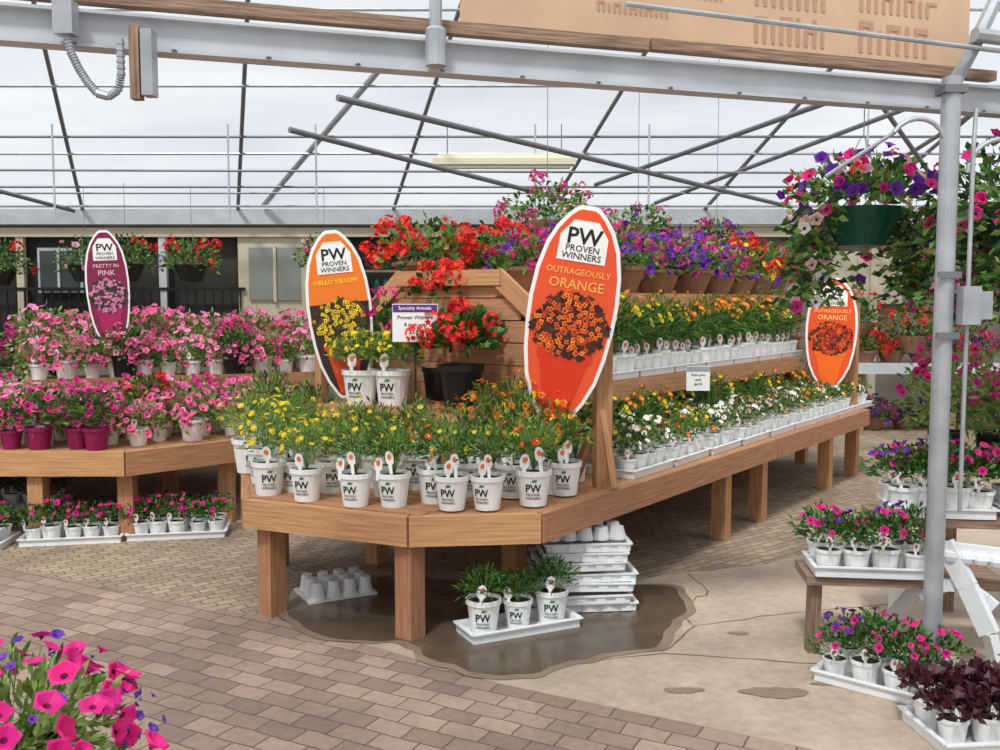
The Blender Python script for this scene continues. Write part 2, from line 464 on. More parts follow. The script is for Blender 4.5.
PUD = [(-1.15, 4.85), (-.95, 4.52), (-.62, 4.30), (-.45, 4.36), (-.3, 4.08), (.0, 3.93), (.3, 4.02), (.5, 4.22), (.78, 4.28), (.75, 4.5), (1.02, 4.8), (1.0, 5.25), (.5, 5.15), (.2, 5.4), (-.2, 5.2), (-.6, 5.42), (-.9, 5.25)]
st = R.getstate(); q = blob(PUD, .022, .05); M.add([(x, y, .0085) for x, y in q], [list(range(len(q)))], DAMP)
R.setstate(st); q = blob(PUD, .022, 0.0); M.add([(x, y, .0095) for x, y in q], [list(range(len(q)))], WET)
for c0, rr in (((1.12, 3.76), (.17, .06)), ((.75, 3.78), (.09, .035)), ((1.35, 3.84), (.05, .02)), ((1.15, 4.45), (.06, .025))):
    pts = [(c0[0] + rr[0] * math.cos(t * .785) * R.uniform(.7, 1.2), c0[1] + rr[1] * math.sin(t * .785) * R.uniform(.6, 1.3)) for t in range(8)]
    q = blob(pts, .004); M.add([(x, y, .009) for x, y in q], [list(range(len(q)))], DAMP)
M.obj("water_stain")

# ---------------------------------------------------------------- main display table
A = Vector((.19, 4.39)); AX = Vector((.598, .801)); PX = Vector((-.801, .598))
ROT = math.atan2(AX.y, AX.x)
def W(s, p): 
    v = A + AX * s + PX * p
    return (v.x, v.y)
def W3(s, p, z): v = W(s, p); return (v[0], v[1], z)
TH = .6
deck = [(0, 0), (-.42, .45), (-.63, 1.36), (-.05, 2.1), (5.3, 2.1), (5.75, 1.5), (5.75, .6), (5.3, 0)]
T = MB()
T.prism([W(*q) for q in deck][::-1], TH - .035, TH, WOOD)
for i in range(len(deck)):
    a = deck[i]; b = deck[(i + 1) % len(deck)]
    if i == 7:
        T.beam(W3(5.3, 0, TH - .065), W3(3.02, 0, TH - .065), .045, .14, WOOD)
        T.beam(W3(2.99, 0, TH - .065), W3(0, 0, TH - .065), .045, .14, WOOD)
    else: T.beam(W3(*a, TH - .065), W3(*b, TH - .065), .045, .14, WOOD)
for k in range(5):
    f = k / 5
    T.beam(W3(-.40 + f * .5 + .06, .42 + 0, TH + .004), W3(-.60 + f * .5 + .06, 1.40, TH + .004), .085, .01, WOOD)
def leg(s, p, z1=TH - .03, z0=0): T.box(W3(s, p, (z0 + z1) / 2), (.1, .1, z1 - z0), WOOD, ROT)
for s, p in [(-.36, .50), (-.52, 1.30), (.1, 2.0), (.55, .55), (.5, 1.55), (2.3, .1), (2.95, .1), (4.45, .1), (5.2, .1), (2.3, 1.05), (2.95, 1.05), (2.3, 2.0), (4.4, 2.0), (4.45, 1.05), (5.6, 1.4), (5.6, .7)]:
    leg(s, p)
T.beam(W3(-.36, .56, .5), W3(.55, .60, .47), .04, .09, WOOD)
T.beam(W3(-.52, 1.3, .5), W3(.5, 1.55, .48), .04, .09, WOOD)
T.beam(W3(.55, .55, .46), W3(.5, 1.55, .46), .04, .09, WOOD)
for s in (2.3, 2.95, 4.45): T.beam(W3(s, .1, .44), W3(s, 2.0, .44), .04, .09, WOOD)
TE = 4.85
for p0, p1 in ((.5, .98), (1.3, 1.72)):
    T.prism([W(.85, p0), W(TE, p0), W(TE, p1), W(.85, p1)], 1.06, 1.09, WOOD)
    e = p0 if p0 < 1 else p1
    T.beam(W3(.85, e, 1.03), W3(TE, e, 1.03), .04, .12, WOOD)
    T.beam(W3(.85, e + (.03 if e < 1 else -.03), .8), W3(TE, e + (.03 if e < 1 else -.03), .8), .03, .09, WOOD)
    for s in (.9, 2.2, 3.1, 4.2, TE - .05): leg(s, e + (.05 if e < 1 else -.05), 1.06, TH)
for s in (.9, 2.0, 3.1, 4.2, 5.2):
    for p in (.98, 1.3): leg(s, p, 1.64, TH)
for z in (1.2, 1.34, 1.48): 
    T.beam(W3(.85, .95, z), W3(5.25, .95, z), .02, .07, WOOD)
T.prism([W(.8, .72), W(5.4, .72), W(5.4, 1.66), W(.8, 1.66)], 1.61, 1.65, WOOD)
T.beam(W3(.8, .72, 1.60), W3(5.4, .72, 1.60), .04, .09, WOOD)
for i in range(8): T.beam(W3(5.3, .36 + i * .1, TH), W3(5.3, .36 + i * .1, 1.62), .02, .035, WOOD)
for i in range(9): T.beam(W3(5.28, .33, .7 + i * .11), W3(5.28, 1.1, .7 + i * .11), .02, .035, WOOD)
zs = [.6 + .127 * i for i in range(10)]
for i in range(9):
    z0, z1 = zs[i], zs[i] + .12
    cut = max(0, (z1 - 1.52)) * 1.3
    T.beam(W3(.72, .52 + cut, (z0 + z1) / 2), W3(.72, 1.76 - cut, (z0 + z1) / 2), .022, .12, WOOD)
T.beam(W3(.695, .48, 1.5), W3(.695, .78, 1.74), .035, .1, WOOD)
T.beam(W3(.695, 1.80, 1.5), W3(.695, 1.5, 1.74), .035, .1, WOOD)
T.beam(W3(.69, .74, 1.73), W3(.69, 1.54, 1.73), .04, .09, WOOD)
T.beam(W3(.695, .5, .62), W3(.695, .5, 1.54), .035, .09, WOOD)
T.beam(W3(.695, 1.78, .62), W3(.695, 1.78, 1.54), .035, .09, WOOD)
T.prism([W(.12, .6), W(.12, 1.7), W(.7, 1.7), W(.7, .6)][::-1], .96, 1.0, WOOD)
T.beam(W3(.12, .58, .94), W3(.12, 1.72, .94), .035, .11, WOOD)
T.beam(W3(.12, .6, .94), W3(.7, .6, .94), .035, .11, WOOD)
for s, p in ((.17, .66), (.17, 1.64)): leg(s, p, .96, TH)
T.box((.545, 5.03, 1.2), (.085, .085, 1.2), WOOD, .2)
T.beam((.545, 5.0, 1.02), (.60, 4.93, .62), .035, .05, WOOD)
T.beam((.50, 5.05, .9), (.4, 5.15, .61), .035, .05, WOOD)
T.box(W3(5.2, .12, 1.12), (.09, .09, 1.04), WOOD, ROT)
T.box(W3(.22, 1.72, 1.2), (.05, .05, 1.2), WOOD, ROT)
T.obj("wooden_display_table")

# ---------------------------------------------------------------- signs
def plane_text(M, body, size, x, z, y, m, bold=.01):
    vs, fs = text2d(body, size, bold)
    M.add([(x + a, y, z + b) for a, b in vs], fs, m)
PROF = [(0, .24), (.015, .34), (.10, .60), (.2, .80), (.32, .92), (.45, .985), (.57, 1.0), (.70, .95), (.82, .82), (.90, .64), (.96, .42), (.99, .26), (1, .16)]
def sign(name, loc, h, w, roll, yaw, c_top, c_bot, title, fcol, tcol, potc, foliage=(40, 60, 28)):
    M = MB()
    mt = mat(name + "_ground", c_top, .35, nscale=1.5, namt=.05); mb = mat(name + "_lower", c_bot, .35)
    tm = mat(name + "_lettering", tcol, .5); pm = mat(name + "_printed_pot", potc, .4)
    fm = mat(name + "_printed_flowers", fcol, .5, var=.3); gm = mat(name + "_printed_leaves", foliage, .5, var=.4)
    def outline(k, dz=0):
        r = [(w / 2 * q * k, h * v * (1 - 2 * dz) + h * dz) for v, q in PROF]
        return r + [(-a, b) for a, b in r[::-1]]
    def slab(poly, y0, y1, m):
        n = len(poly)
        M.add([(a, y0, b) for a, b in poly] + [(a, y1, b) for a, b in poly],
              [list(range(n)), list(range(2 * n - 1, n - 1, -1))] + [(i, n + i, n + (i + 1) % n, (i + 1) % n) for i in range(n)], m)
    slab(outline(1), -.006, .008, TAG)
    slab(outline(.91, .02), -.009, -.004, mt)
    if c_bot != c_top:
        low = [(a, b) for a, b in outline(.91, .02) if b < h * .60]
        n = len(low); M.add([(a, -.0105, b) for a, b in low], [list(range(n))], mb)
    lw = w * .27
    slab([(-lw, h * .745), (lw, h * .745), (lw * .98, h * .86), (lw * .5, h * .93), (-lw * .5, h * .93), (-lw * .98, h * .86)], -.012, -.009, TAG)
    plane_text(M, "PW", w * .25, 0, h * .825, -.0135, INK, .02)
    plane_text(M, "PROVEN", w * .1, 0, h * .79, -.0135, INK)
    plane_text(M, "WINNERS", w * .1, 0, h * .755, -.0135, INK)
    for i, t in enumerate(title):
        sz = min(w * 1.12 / len(t), h * .062)
        plane_text(M, t, sz, 0, h * .685 - sz * 1.05 * i, -.0135, tm, .004)
    slab([(-w * .13, h * .03), (w * .13, h * .03), (w * .30, h * .34), (-w * .30, h * .34)], -.0125, -.0095, pm)
    slab([(-w * .30, h * .29), (w * .30, h * .29), (w * .315, h * .33), (-w * .315, h * .33)], -.0135, -.0095, pm)
    cz = h * .45
    def spot(x, z, r, y, m, n=8):
        o = R.random() * 6
        M.add([(x + r * (1 if i % 2 else .6) * math.cos(i * 6.283 / n + o), y, z + r * (1 if i % 2 else .6) * math.sin(i * 6.283 / n + o)) for i in range(n)], [list(range(n))], m)
    for k in range(190):
        a = R.random() * 6.28; q = R.random() ** .5 * R.uniform(.95, 1.1)
        spot(q * w * .40 * math.cos(a), cz + q * h * .14 * math.sin(a), w * .05, -.0145 - k * 1e-5, gm)
    for k in range(130):
        a = R.random() * 6.28; q = R.random() ** .5 * R.uniform(.9, 1.15)
        x, z = q * w * .38 * math.cos(a), cz + q * h * .14 * math.sin(a)
        spot(x, z, w * .036, -.0165 - k * 1e-5, fm)
        spot(x, z, w * .012, -.0182 - k * 1e-5, gm)
    o = M.obj(name, loc); o.rotation_euler = (0, roll, yaw); return o
sign("orange_plant_sign", (.275, 4.93, .965), 1.13, .465, math.radians(9.5), math.radians(-6), (238, 88, 44), (238, 88, 44), ["OUTRAGEOUSLY", "ORANGE"], (246, 108, 34), (250, 190, 90), (224, 56, 20), (70, 34, 20))
sign("yellow_plant_sign", (-.885, 5.58, 1.03), .98, .375, math.radians(-6), math.radians(12), (242, 126, 36), (58, 38, 34), ["HELLO YELLOW"], (240, 200, 50), (250, 226, 60), (222, 80, 34), (70, 60, 24))
sign("orange_plant_sign", (2.93, 8.46, .82), .98, .44, math.radians(2), math.radians(-14), (234, 88, 46), (234, 88, 46), ["OUTRAGEOUSLY", "ORANGE"], (236, 70, 26), (255, 214, 120), (250, 110, 30), (60, 40, 20))
sign("purple_plant_sign", (-3.24, 7.95, 1.2), .98, .34, math.radians(-3), math.radians(20), (132, 34, 72), (132, 34, 72), ["PRETTY IN", "PINK"], (240, 140, 190), (240, 200, 210), (170, 34, 92))

def card(name, loc, w, h, stake, bandc, lines, yaw=0, head="Specialty Annuals"):
    M = MB(); bm = mat(name + "_band", bandc, .5)
    M.box((0, 0, h / 2), (w, .006, h), TAG)
    M.box((0, -.0035, h * .88), (w * .98, .002, h * .2), bm)
    for i, t in enumerate(lines): plane_text(M, t, h * .14, 0, h * (.6 - .19 * i), -.005, INK)
    if head: plane_text(M, head, w * .105, 0, h * .85, -.0055, TAG)
    M.box((0, .006, -stake / 2 + h * .3), (.012, .008, stake + h * .6), BLACKP)
    o = M.obj(name, loc); o.rotation_euler = (0, 0, yaw)
card("price_sign", (-.47, 5.26, 1.37), .25, .21, .38, (92, 50, 130), ["Proven Winners", "4 inch pot", "$3.99"])
card("price_sign", (1.36, 6.5, .98), .16, .17, .38, (160, 160, 170), ["Patio pots", "each", "$4.99"], head=None)

# ---------------------------------------------------------------- pots on front end of table
front = [(-1.20,4.80,'yellow'),(-.97,4.67,'yellow'),(-.69,4.55,'green'),(-.50,4.52,'green'),(-.24,4.46,'green'),(-.055,4.47,'green'),(.165,4.56,'redor'),(.33,4.80,'redor'),
         (-1.07,4.90,'yellow'),(-.86,4.86,'yellow'),(-.32,4.62,'redor'),(.06,4.74,'redor'),(-.16,4.80,'green')]
for x, y, k in front:
    me = R.choice(P[k]); place(me, me.name.split('.')[0], (x + R.uniform(-.015, .015), y + R.uniform(-.015, .015), TH + .01), R.uniform(-.5, .4), R.uniform(.93, 1.04))
back = [(-1.28,5.12,'yellow',1.1),(-1.05,5.12,'yellow',1.1),(-.8,5.08,'yellow',1.05),(-.58,4.78,'yellow',1.0),(-.66,5.02,'green',1.05),(-.44,4.96,'green',1.1),(-.36,5.14,'tallor',.82),(-.24,5.02,'tallor',.85),(-.08,5.08,'tallor',.98),(.06,5.2,'tallor',1.1),(.2,5.12,'tallor',1.1),(.26,4.95,'tallor',.95),(.12,4.93,'tallor',.95),(-.03,4.93,'tallor',.9),
        (-1.45,5.45,'yellow',1.2),(-1.2,5.4,'yellow',1.2),(-1.4,5.75,'green',1.3),(.36,5.3,'tallor',1.1),(-1.1,5.6,'green',1.2)]
g = empty("potted_daisies_cluster", (-.4, 5.1, TH))
for i, (x, y, k, sc) in enumerate(back):
    me = R.choice(P[k]); place(me, "pot_%d" % i, (x, y, TH + .01), R.uniform(-.5, .5), sc * R.uniform(.95, 1.05), g)
def big(key, x, y, z, sc, name=None):
    me = R.choice(P[key]); return place(me, name or me.name.split('.')[0], (x, y, z), R.uniform(-.3, .3), sc)
big('bigyel', -.81, 5.50, 1.0, .95); big('bigyel', -.62, 5.46, 1.0, .95)
M = MB(); pot(M, .125, .09, .24, BLACKP, 24)
bush(M, (0, 0, .36), .22, .17, 240, .085, .05, [LEAFD, LEAFD, LEAF], [('u', RED, None, 34, .046)], fine=True)
M.obj("potted_red_begonia", (-.22, 5.32, 1.0))
M = MB(); pot(M, .11, .085, .2, BLACKP, 24)
bush(M, (0, 0, .38), .13, .22, 160, .07, .04, [LEAFD, LEAF], [])
bush(M, (.02, 0, .66), .20, .13, 110, .06, .04, [LEAFD], [('u', RED, None, 32, .044)])
M.obj("potted_red_geranium", (-.36, 5.72, 1.0))
M = MB(); pot(M, .09, .07, .17, BLACKP, 20)
bush(M, (0, 0, .38), .14, .22, 160, .06, .04, [LEAF, LEAFD], [('u', HOT, None, 9, .042)])
M.obj("potted_pink_geranium", (-.70, 5.70, 1.0))

def tray(M, c, lx, ly, rz, h=.045, ribs=0):
    T0 = Matrix.Translation(c) @ Matrix.Rotation(rz, 4, 'Z')
    def bx(x, y, z, a, b, d): M.box(None, (a, b, d), WHITEP, M=T0 @ Matrix.Translation((x, y, z)))
    bx(0, 0, .006, lx, ly, .012)
    bx(0, -ly / 2, h / 2, lx, .01, h); bx(0, ly / 2, h / 2, lx, .01, h); bx(-lx / 2, 0, h / 2, .01, ly, h); bx(lx / 2, 0, h / 2, .01, ly, h)
    bx(0, -ly / 2 - .008, h, lx + .03, .02, .006); bx(0, ly / 2 + .008, h, lx + .03, .02, .006)
    bx(-lx / 2 - .008, 0, h, .02, ly, .006); bx(lx / 2 + .008, 0, h, .02, ly, .006)
    for i in range(ribs):
        u = (i + .5) / ribs - .5
        bx(u * lx, -ly / 2 - .006, h / 2, lx / ribs * .5, .012, h * .9)
        bx(lx / 2 + .006, u * ly, h / 2, .012, ly / ribs * .5, h * .9)
def tray_group(name, c, lx, ly, rz, nx, ny, keys, sc=1.0, jit=.3):
    e = empty(name, c); M = MB(); tray(M, (0, 0, 0), lx, ly, rz)
    place(M.mesh("tray"), "tray", c, 0, 1, e)
    for i in range(nx):
        for j in range(ny):
            u = (i + .5) / nx * lx - lx / 2 + R.uniform(-.01, .01); v = (j + .5) / ny * ly - ly / 2 + R.uniform(-.01, .01)
            x = c[0] + u * math.cos(rz) - v * math.sin(rz); y = c[1] + u * math.sin(rz) + v * math.cos(rz)
            me = R.choice(P[R.choice(keys)])
            place(me, "pot_%d_%d" % (i, j), (x, y, c[2] + .013), R.uniform(-jit, jit), sc * R.uniform(.88, 1.12), e)
    return e
s = 1.02
while s < 5.2:
    x, y = W(s + .24, .22)
    tray_group("tray_of_potted_annuals", (x, y, TH + .002), .48, .3, ROT + R.uniform(-.03, .03), 4, 2, ['small_mix'], 1.05)
    x, y = W(s + .24, .56)
    if s < 5.0:
        e = empty("row_of_potted_annuals", (x, y, TH))
        for i in range(4):
            for j in range(2):
                me = R.choice(P[R.choice(['small_yel', 'small_mix', 'small_yel'])])
                place(me, "pot_%d_%d" % (i, j), (*W(s + .06 + i * .12, .47 + j * .14), TH + .002), 0, R.uniform(1, 1.25), e)
    s += .52
s = .95
while s < 4.6:
    x, y = W(s + .24, .72)
    tray_group("tray_of_potted_daisies", (x, y, 1.092), .48, .34, ROT, 4, 2, ['small_yel'], 1.32)
    s += .52
for s, p in ((.55, .3), (.55, .45), (.78, .3), (.78, .45), (.42, .2)): big('tallor', *W(s, p), TH + .005, .8)

tops = [(1.1, 1.66, 'b_red', 1.15), (1.3, .95, 'b_mag', .9), (1.7, 1.6, 'b_red', 1.1), (1.45, 1.3, 'b_red', .95), (1.9, .98, 'b_pur', 1.05), (2.45, 1.0, 'b_mag', 1.1), (2.5, 1.5, 'b_pur', 1.05), (3.0, .98, 'b_pur', 1.05), (3.5, .95, 'b_pur', 1.1),
        (4.0, .95, 'b_mag', 1.05), (4.45, .95, 'b_mix', 1.1), (4.9, .95, 'b_red', 1.05), (5.25, .95, 'b_red', 1.1), (3.6, 1.45, 'b_mag', 1.1), (4.6, 1.45, 'b_pur', 1.05)]
for s, p, k, sc in tops: big(k, *W(s, p), 1.652, sc)

# ---------------------------------------------------------------- hanging baskets
def hanging(name, x, y, z, sc, potm, fl, zt, leafs=(LEAF, LEAFD, LEAFL), rx=.3, rz=.24, nl=420, trail=0, tcols=(), cz=.2, zmin=-.5, fmin=-.35, showpot=False, tagged=False):
    M = MB()
    M.lathe([(.11, -.02), (.17, .1), (.185, .14), (.19, .16), (.175, .16)], 24, (0, 0, 0), potm)
    M.disc((0, 0, .14), .176, 20, SOIL)
    bush(M, (0, 0, cz), rx, rz, nl, .06, .032, list(leafs), fl, fmin=fmin, zmin=zmin)
    for i in range(trail):
        while True:
            a = R.uniform(0, 6.28)
            if not (showpot and math.sin(a) < -.35 and abs(math.cos(a)) < .55): break
        d = R.uniform(.2, .38)
        for k in range(10):
            pz = .14 - k * .045 * R.uniform(.8, 1.2); px = d * math.cos(a) * (1 + k * .02) + R.gauss(0, .02); py = d * math.sin(a) + R.gauss(0, .02)
            for _ in range(4): leaf(M, (px + R.gauss(0, .02), py + R.gauss(0, .01), pz + R.gauss(0, .01)), (R.gauss(0, 1), R.gauss(0, 1), -.1), .055, .034, R.choice(leafs))
            if tcols and R.random() < .24: petunia(M, (px, py, pz), (math.cos(a), math.sin(a) - .6, .3), .036, R.choice(tcols), R.choice([CEND, LEAFD]))
    if tagged:
        M.beam((-.16, -.30, .12), (-.02, -.34, .27), .004, .035, TAG)
    hgt = (zt - z) / sc
    for k in range(3):
        a = k * 2.094 + .5
        M.tube([(.185 * math.cos(a), .185 * math.sin(a), .15), (.01 * math.cos(a), .01 * math.sin(a), min(.5, hgt * .8))], .002, GALVD, 4)
    M.tube([(0, 0, min(.5, hgt * .8)), (0, 0, hgt)], .003, GALVD, 5)
    return place(M.mesh(name), name, (x, y, z), 0 if (showpot or tagged) else R.random(), sc)
hanging("hanging_petunia_basket", 1.74, 4.62, 1.88, 1.0, GREENP, [('p', PUR, CEND, 34, .038), ('p', HOT, CEND, 18, .036), ('u', RED, None, 8, .032), ('p', LPK, CEND, 8, .036)], 2.6, trail=40, tcols=(LPK, WHI, HOT, PUR, LPK), rx=.32, rz=.18, cz=.22, zmin=-.25, fmin=-.1, nl=560, showpot=True)
hanging("hanging_petunia_basket", 2.27, 4.20, 1.86, 1.0, GREENP, [('p', HOT, CEND, 16, .032), ('p', PUR, CEND, 12, .032)], 2.6, trail=64, tcols=(LPK, HOT, MAG), rx=.32, rz=.24, nl=560, tagged=True)
hanging("hanging_geranium_basket", .35, 7.1, 2.02, 1.0, TERRA, [('u', MAG, None, 30, .04)], 3.5, rx=.33)
hanging("hanging_petunia_basket", 1.15, 8.0, 1.95, .95, TERRA, [('u', MAG, None, 20, .04), ('p', PUR, CEND, 14, .04)], 3.6)
hanging("hanging_petunia_basket", 2.1, 9.3, 1.95, .95, TERRA, [('p', PUR, CEND, 30, .04), ('u', MAG, None, 10, .045)], 3.9)
for x, y, z, f in ((-6.1, 11.6, 1.8, [('u', RED, None, 8, .05)]), (-5.2, 12.0, 1.85, [('p', LPK, CEND, 14, .04)]), (-3.8, 11.8, 1.85, [('u', RED, None, 10, .05)]), (-2.2, 12.0, 1.9, [('u', HOT, None, 8, .05)]),
                   (4.3, 11.5, 1.15, [('u', RED, None, 12, .05)]), (4.9, 11.3, 1.0, [('u', RED, None, 14, .05)]), (5.5, 11.5, 1.0, [('u', HOT, None, 12, .05)]), (-4.5, 11.5, 1.85, [('u', RED, None, 9, .05)])):
    hanging("hanging_flower_basket", x, y, z, 1.15, BLACKP if x < 0 else TERRA, f, 3.0)

# ---------------------------------------------------------------- left display tables
L1 = [(-6.3, 6.17), (-2.46, 6.17), (-1.87, 6.74), (-1.75, 9.3), (-6.3, 9.3)]
T = MB()
T.prism(L1, TH - .035, TH, WOOD)
for i in range(3): T.beam((*L1[i], TH - .07), (*L1[i + 1], TH - .07), .045, .16, WOOD)
for x, y in ((-3.07, 6.24), (-2.5, 6.3), (-1.98, 6.8), (-4.3, 6.24), (-3.5, 7.2), (-2.6, 7.4), (-2.05, 8.0), (-1.85, 9.1), (-4.5, 7.4), (-5.6, 6.3)):
    T.box((x, y, .28), (.1, .1, .56), WOOD)
T.beam((-3.07, 6.3, .46), (-1.98, 6.9, .46), .04, .1, WOOD)
T.beam((-2.5, 6.3, .44), (-2.6, 7.4, .44), .04, .1, WOOD)
d = Vector((2.9, 1.25)).normalized(); n = Vector((-d.y, d.x))
def LT(a, b): v = Vector((-4.5, 7.3)) + d * a + n * b; return (v.x, v.y)
LR = math.atan2(d.y, d.x)
LA = .75
T.prism([LT(LA, 0), LT(3.15, 0), LT(3.15, .5), LT(LA, .5)], .92, .95, WOOD)
T.beam((*LT(LA, 0), .9), (*LT(3.15, 0), .9), .04, .12, WOOD)
T.beam((*LT(LA, .1), .72), (*LT(3.15, .1), .72), .04, .08, WOOD)
T.prism([LT(LA, .5), LT(3.15, .5), LT(3.15, .95), LT(LA, .95)], 1.09, 1.12, WOOD)
T.beam((*LT(LA, .5), 1.07), (*LT(3.15, .5), 1.07), .04, .1, WOOD)
for a in (LA + .05, 1.6, 2.3, 3.05):
    T.box((*LT(a, .1), .76), (.08, .08, .34), WOOD, LR); T.box((*LT(a, .6), .84), (.08, .08, .5), WOOD, LR)
T.box((-3.24, 8.02, 1.6), (.05, .05, .8), WOOD)
T.obj("wooden_display_bench")
g = empty("potted_petunias_on_bench", (-3.2, 6.8, TH))
k = 0
y = 6.34
while y < 8.3:
    x = -5.6
    while x < -1.8:
        xx = x + R.uniform(-.06, .06); yy = y + R.uniform(-.05, .05)
        inside = xx < -2.5 or (yy > 6.34 + (xx + 2.5) * 1.0)
        v = Vector((xx, yy)) - Vector((-4.5, 7.3)); rel = v.dot(n); al = v.dot(d)
        if inside and (rel < -.08 or al < LA - .15) and xx < -1.95:
            key = 'pet_m' if (y < 6.45 and xx < -2.5) else ('pet_w' if R.random() > .08 else 'grass')
            me = R.choice(P[key])
            place(me, "pot_%d" % k, (xx, yy, TH + .002), R.uniform(-.5, .5), R.uniform(.95, 1.3) if key != 'grass' else .9, g); k += 1
        x += .225
    y += .21
for lvl, b0 in ((.952, .13), (.952, .34), (1.122, .62), (1.122, .84)):
    a = LA + .1
    while a < 3.1:
        me = R.choice(P['pet_w'])
        if R.random() > .06: place(me, "pot_%d" % k, (*LT(a, b0), lvl), R.uniform(-.5, .5), R.uniform(.9, 1.4), g); k += 1
        a += .2
for q, (x, y, z) in enumerate(((-4.35, 7.02, TH + .002), (-2.62, 7.0, TH + .002), (*LT(1.5, .08), .952), (*LT(2.4, .07), .952))):
    M = MB(); pot(M, .11, .085, .19, BLACKP); bush(M, (0, 0, .28), .18, .15, 260, .06, .03, [LEAF, LEAFD], [('u', [HOT, RED, PINK, HOT][q], None, 10, .042)])
    M.obj("potted_pink_geranium", (x, y, z))
for x, y in ((-4.65, 8.3), (-4.15, 8.55), (-5.1, 8.0)):
    M = MB(); pot(M, .14, .11, .24, BLACKP); bush(M, (0, 0, .5), .28, .34, 700, .07, .03, [LEAF, LEAFD, LEAFL], [('u', MAG, None, 10, .045)], zmin=-.8)
    M.obj("potted_flowering_shrub", (x, y, TH + .002))
tray_group("tray_of_potted_petunias", (-2.85, 6.28, .0), .62, .3, .18, 5, 2, ['small_pet'], 1.0)
tray_group("tray_of_potted_petunias", (-2.2, 6.42, .0), .62, .3, .18, 5, 2, ['small_pet'], 1.0)
tray_group("tray_of_potted_petunias", (-3.5, 6.1, .0), .55, .3, .1, 4, 2, ['small_pet'], 1.0)
tray_group("tray_of_potted_petunias", (-3.7, 7.3, .0), .6, .3, .1, 4, 2, ['small_pet'], 1.1)

# ---------------------------------------------------------------- under table items
tray_group("tray_of_potted_green_plants", (.09, 4.50, .01), .56, .2, .45, 3, 1, ['grass'], .88)
M = MB()
zc = .012
for i in range(7):
    w = .5 if i < 4 else .42; o = R.uniform(-.03, .03)
    tray(M, (o, o * .6, zc), w, .32, R.uniform(-.06, .06), .042, ribs=5); zc += .046 if i not in (1, 3) else .062
for i in range(5):
    for j in range(2):
        M.lathe([(.045, 0), (.045, .01), (.032, .065), (.0, .065)], 12, (-.16 + i * .085, -.08 + j * .11, zc + .005), WHITEP)
o = M.obj("stack_of_plastic_trays", (.42, 4.90, .0)); o.rotation_euler = (0, 0, .1)
M = MB()
for i in range(4):
    for j in range(3):
        x = -.13 + i * .09; y = -.09 + j * .09
        M.lathe([(.043, 0), (.043, .012), (.038, .012), (.028, .085), (.0, .085)], 12, (x, y, .012), WHITEP)
M.box((0, 0, .006), (.38, .28, .012), WHITEP)
o = M.obj("upturned_pot_tray", (-.90, 5.08, .010)); o.rotation_euler = (.0, 0, .5)

# ---------------------------------------------------------------- right-hand stand
M = MB()
def board(c, sx, sy, rz): M.box(c, (sx, sy, .04), WOODW, rz)
board((1.80, 4.22, .36), .85, .28, -.12)
board((2.25, 4.45, .57), .95, .3, -.12)
board((2.45, 4.80, .78), .95, .3, -.12)
def cleg(pts, w=.06, t=.035):
    for a, b in zip(pts[:-1], pts[1:]): M.beam(a, b, t, w, WHITEP)
for dx, dy in ((0, 0), (.62, -.07)):
    cleg([(1.74 + dx, 4.34 + dy, 0), (1.80 + dx, 4.26 + dy, .15), (1.86 + dx, 4.12 + dy, .34), (1.88 + dx, 4.09 + dy, .55)])
    cleg([(2.10 + dx, 3.86 + dy, 0), (2.06 + dx, 3.9 + dy, .2), (2.0 + dx, 3.98 + dy, .38), (1.93 + dx, 4.06 + dy, .55)], .08)
    pts = [(1.86 + dx + .24 * t / 8, 4.12 + dy - .18 * t / 8, .30 + .07 * math.sin(math.pi * t / 8)) for t in range(9)]
    cleg(pts, .05)
    for t in range(6):
        M.lathe([(.0, -.03), (.028, -.02), (.034, 0), (.028, .02), (0, .03)], 10, (1.9 + dx + t * .05, 4.06 + dy - t * .03, .50), WHITEP)
    cleg([(1.88 + dx, 4.09 + dy, .53), (2.14 + dx, 3.93 + dy, .53)], .05)
    cleg([(1.95 + dx, 4.6 + dy, 0), (1.95 + dx, 4.58 + dy, .55)], .06)
M.beam((1.42, 4.2, .34), (1.42, 4.22, .0), .05, .06, WOODW)
M.box((2.3, 4.8, .38), (.06, .06, .76), WOODW); M.box((2.8, 4.75, .38), (.06, .06, .76), WOODW)
M.obj("plant_stand")
tray_group("tray_of_potted_petunias", (1.66, 4.2, .385), .5, .24, -.12, 4, 2, ['small_pet'], 1.0)
tray_group("tray_of_potted_petunias", (2.07, 4.45, .595), .44, .26, -.12, 4, 2, ['small_pet'], 1.2)
tray_group("tray_of_potted_petunias", (2.55, 4.40, .595), .4, .26, -.12, 3, 2, ['small_pet'], 1.2)
for x, y, z in ((2.28, 4.82, .805), (2.50, 4.78, .805), (2.72, 4.75, .805)):
    M = MB(); pot(M, .085, .07, .13, BLACKP); bush(M, (0, 0, .28), .22, .24, 520, .055, .020, [LEAF, LEAFL, LEAFL], [('p', MAG, CEND, 26, .03), ('p', HOT, CEND, 10, .028)], zmin=-.7)
    M.obj("potted_magenta_petunia", (x, y, z))
tray_group("tray_of_potted_pansies", (1.60, 3.82, .008), .5, .26, -.7, 4, 2, ['small_pet'], .95)
tray_group("tray_of_potted_heucheras", (1.80, 3.38, .008), .5, .3, .1, 4, 2, ['darkleaf'], 1.05)
tray_group("tray_of_potted_pansies", (2.35, 3.6, .008), .5, .3, .1, 4, 2, ['small_pet'], 1.15)

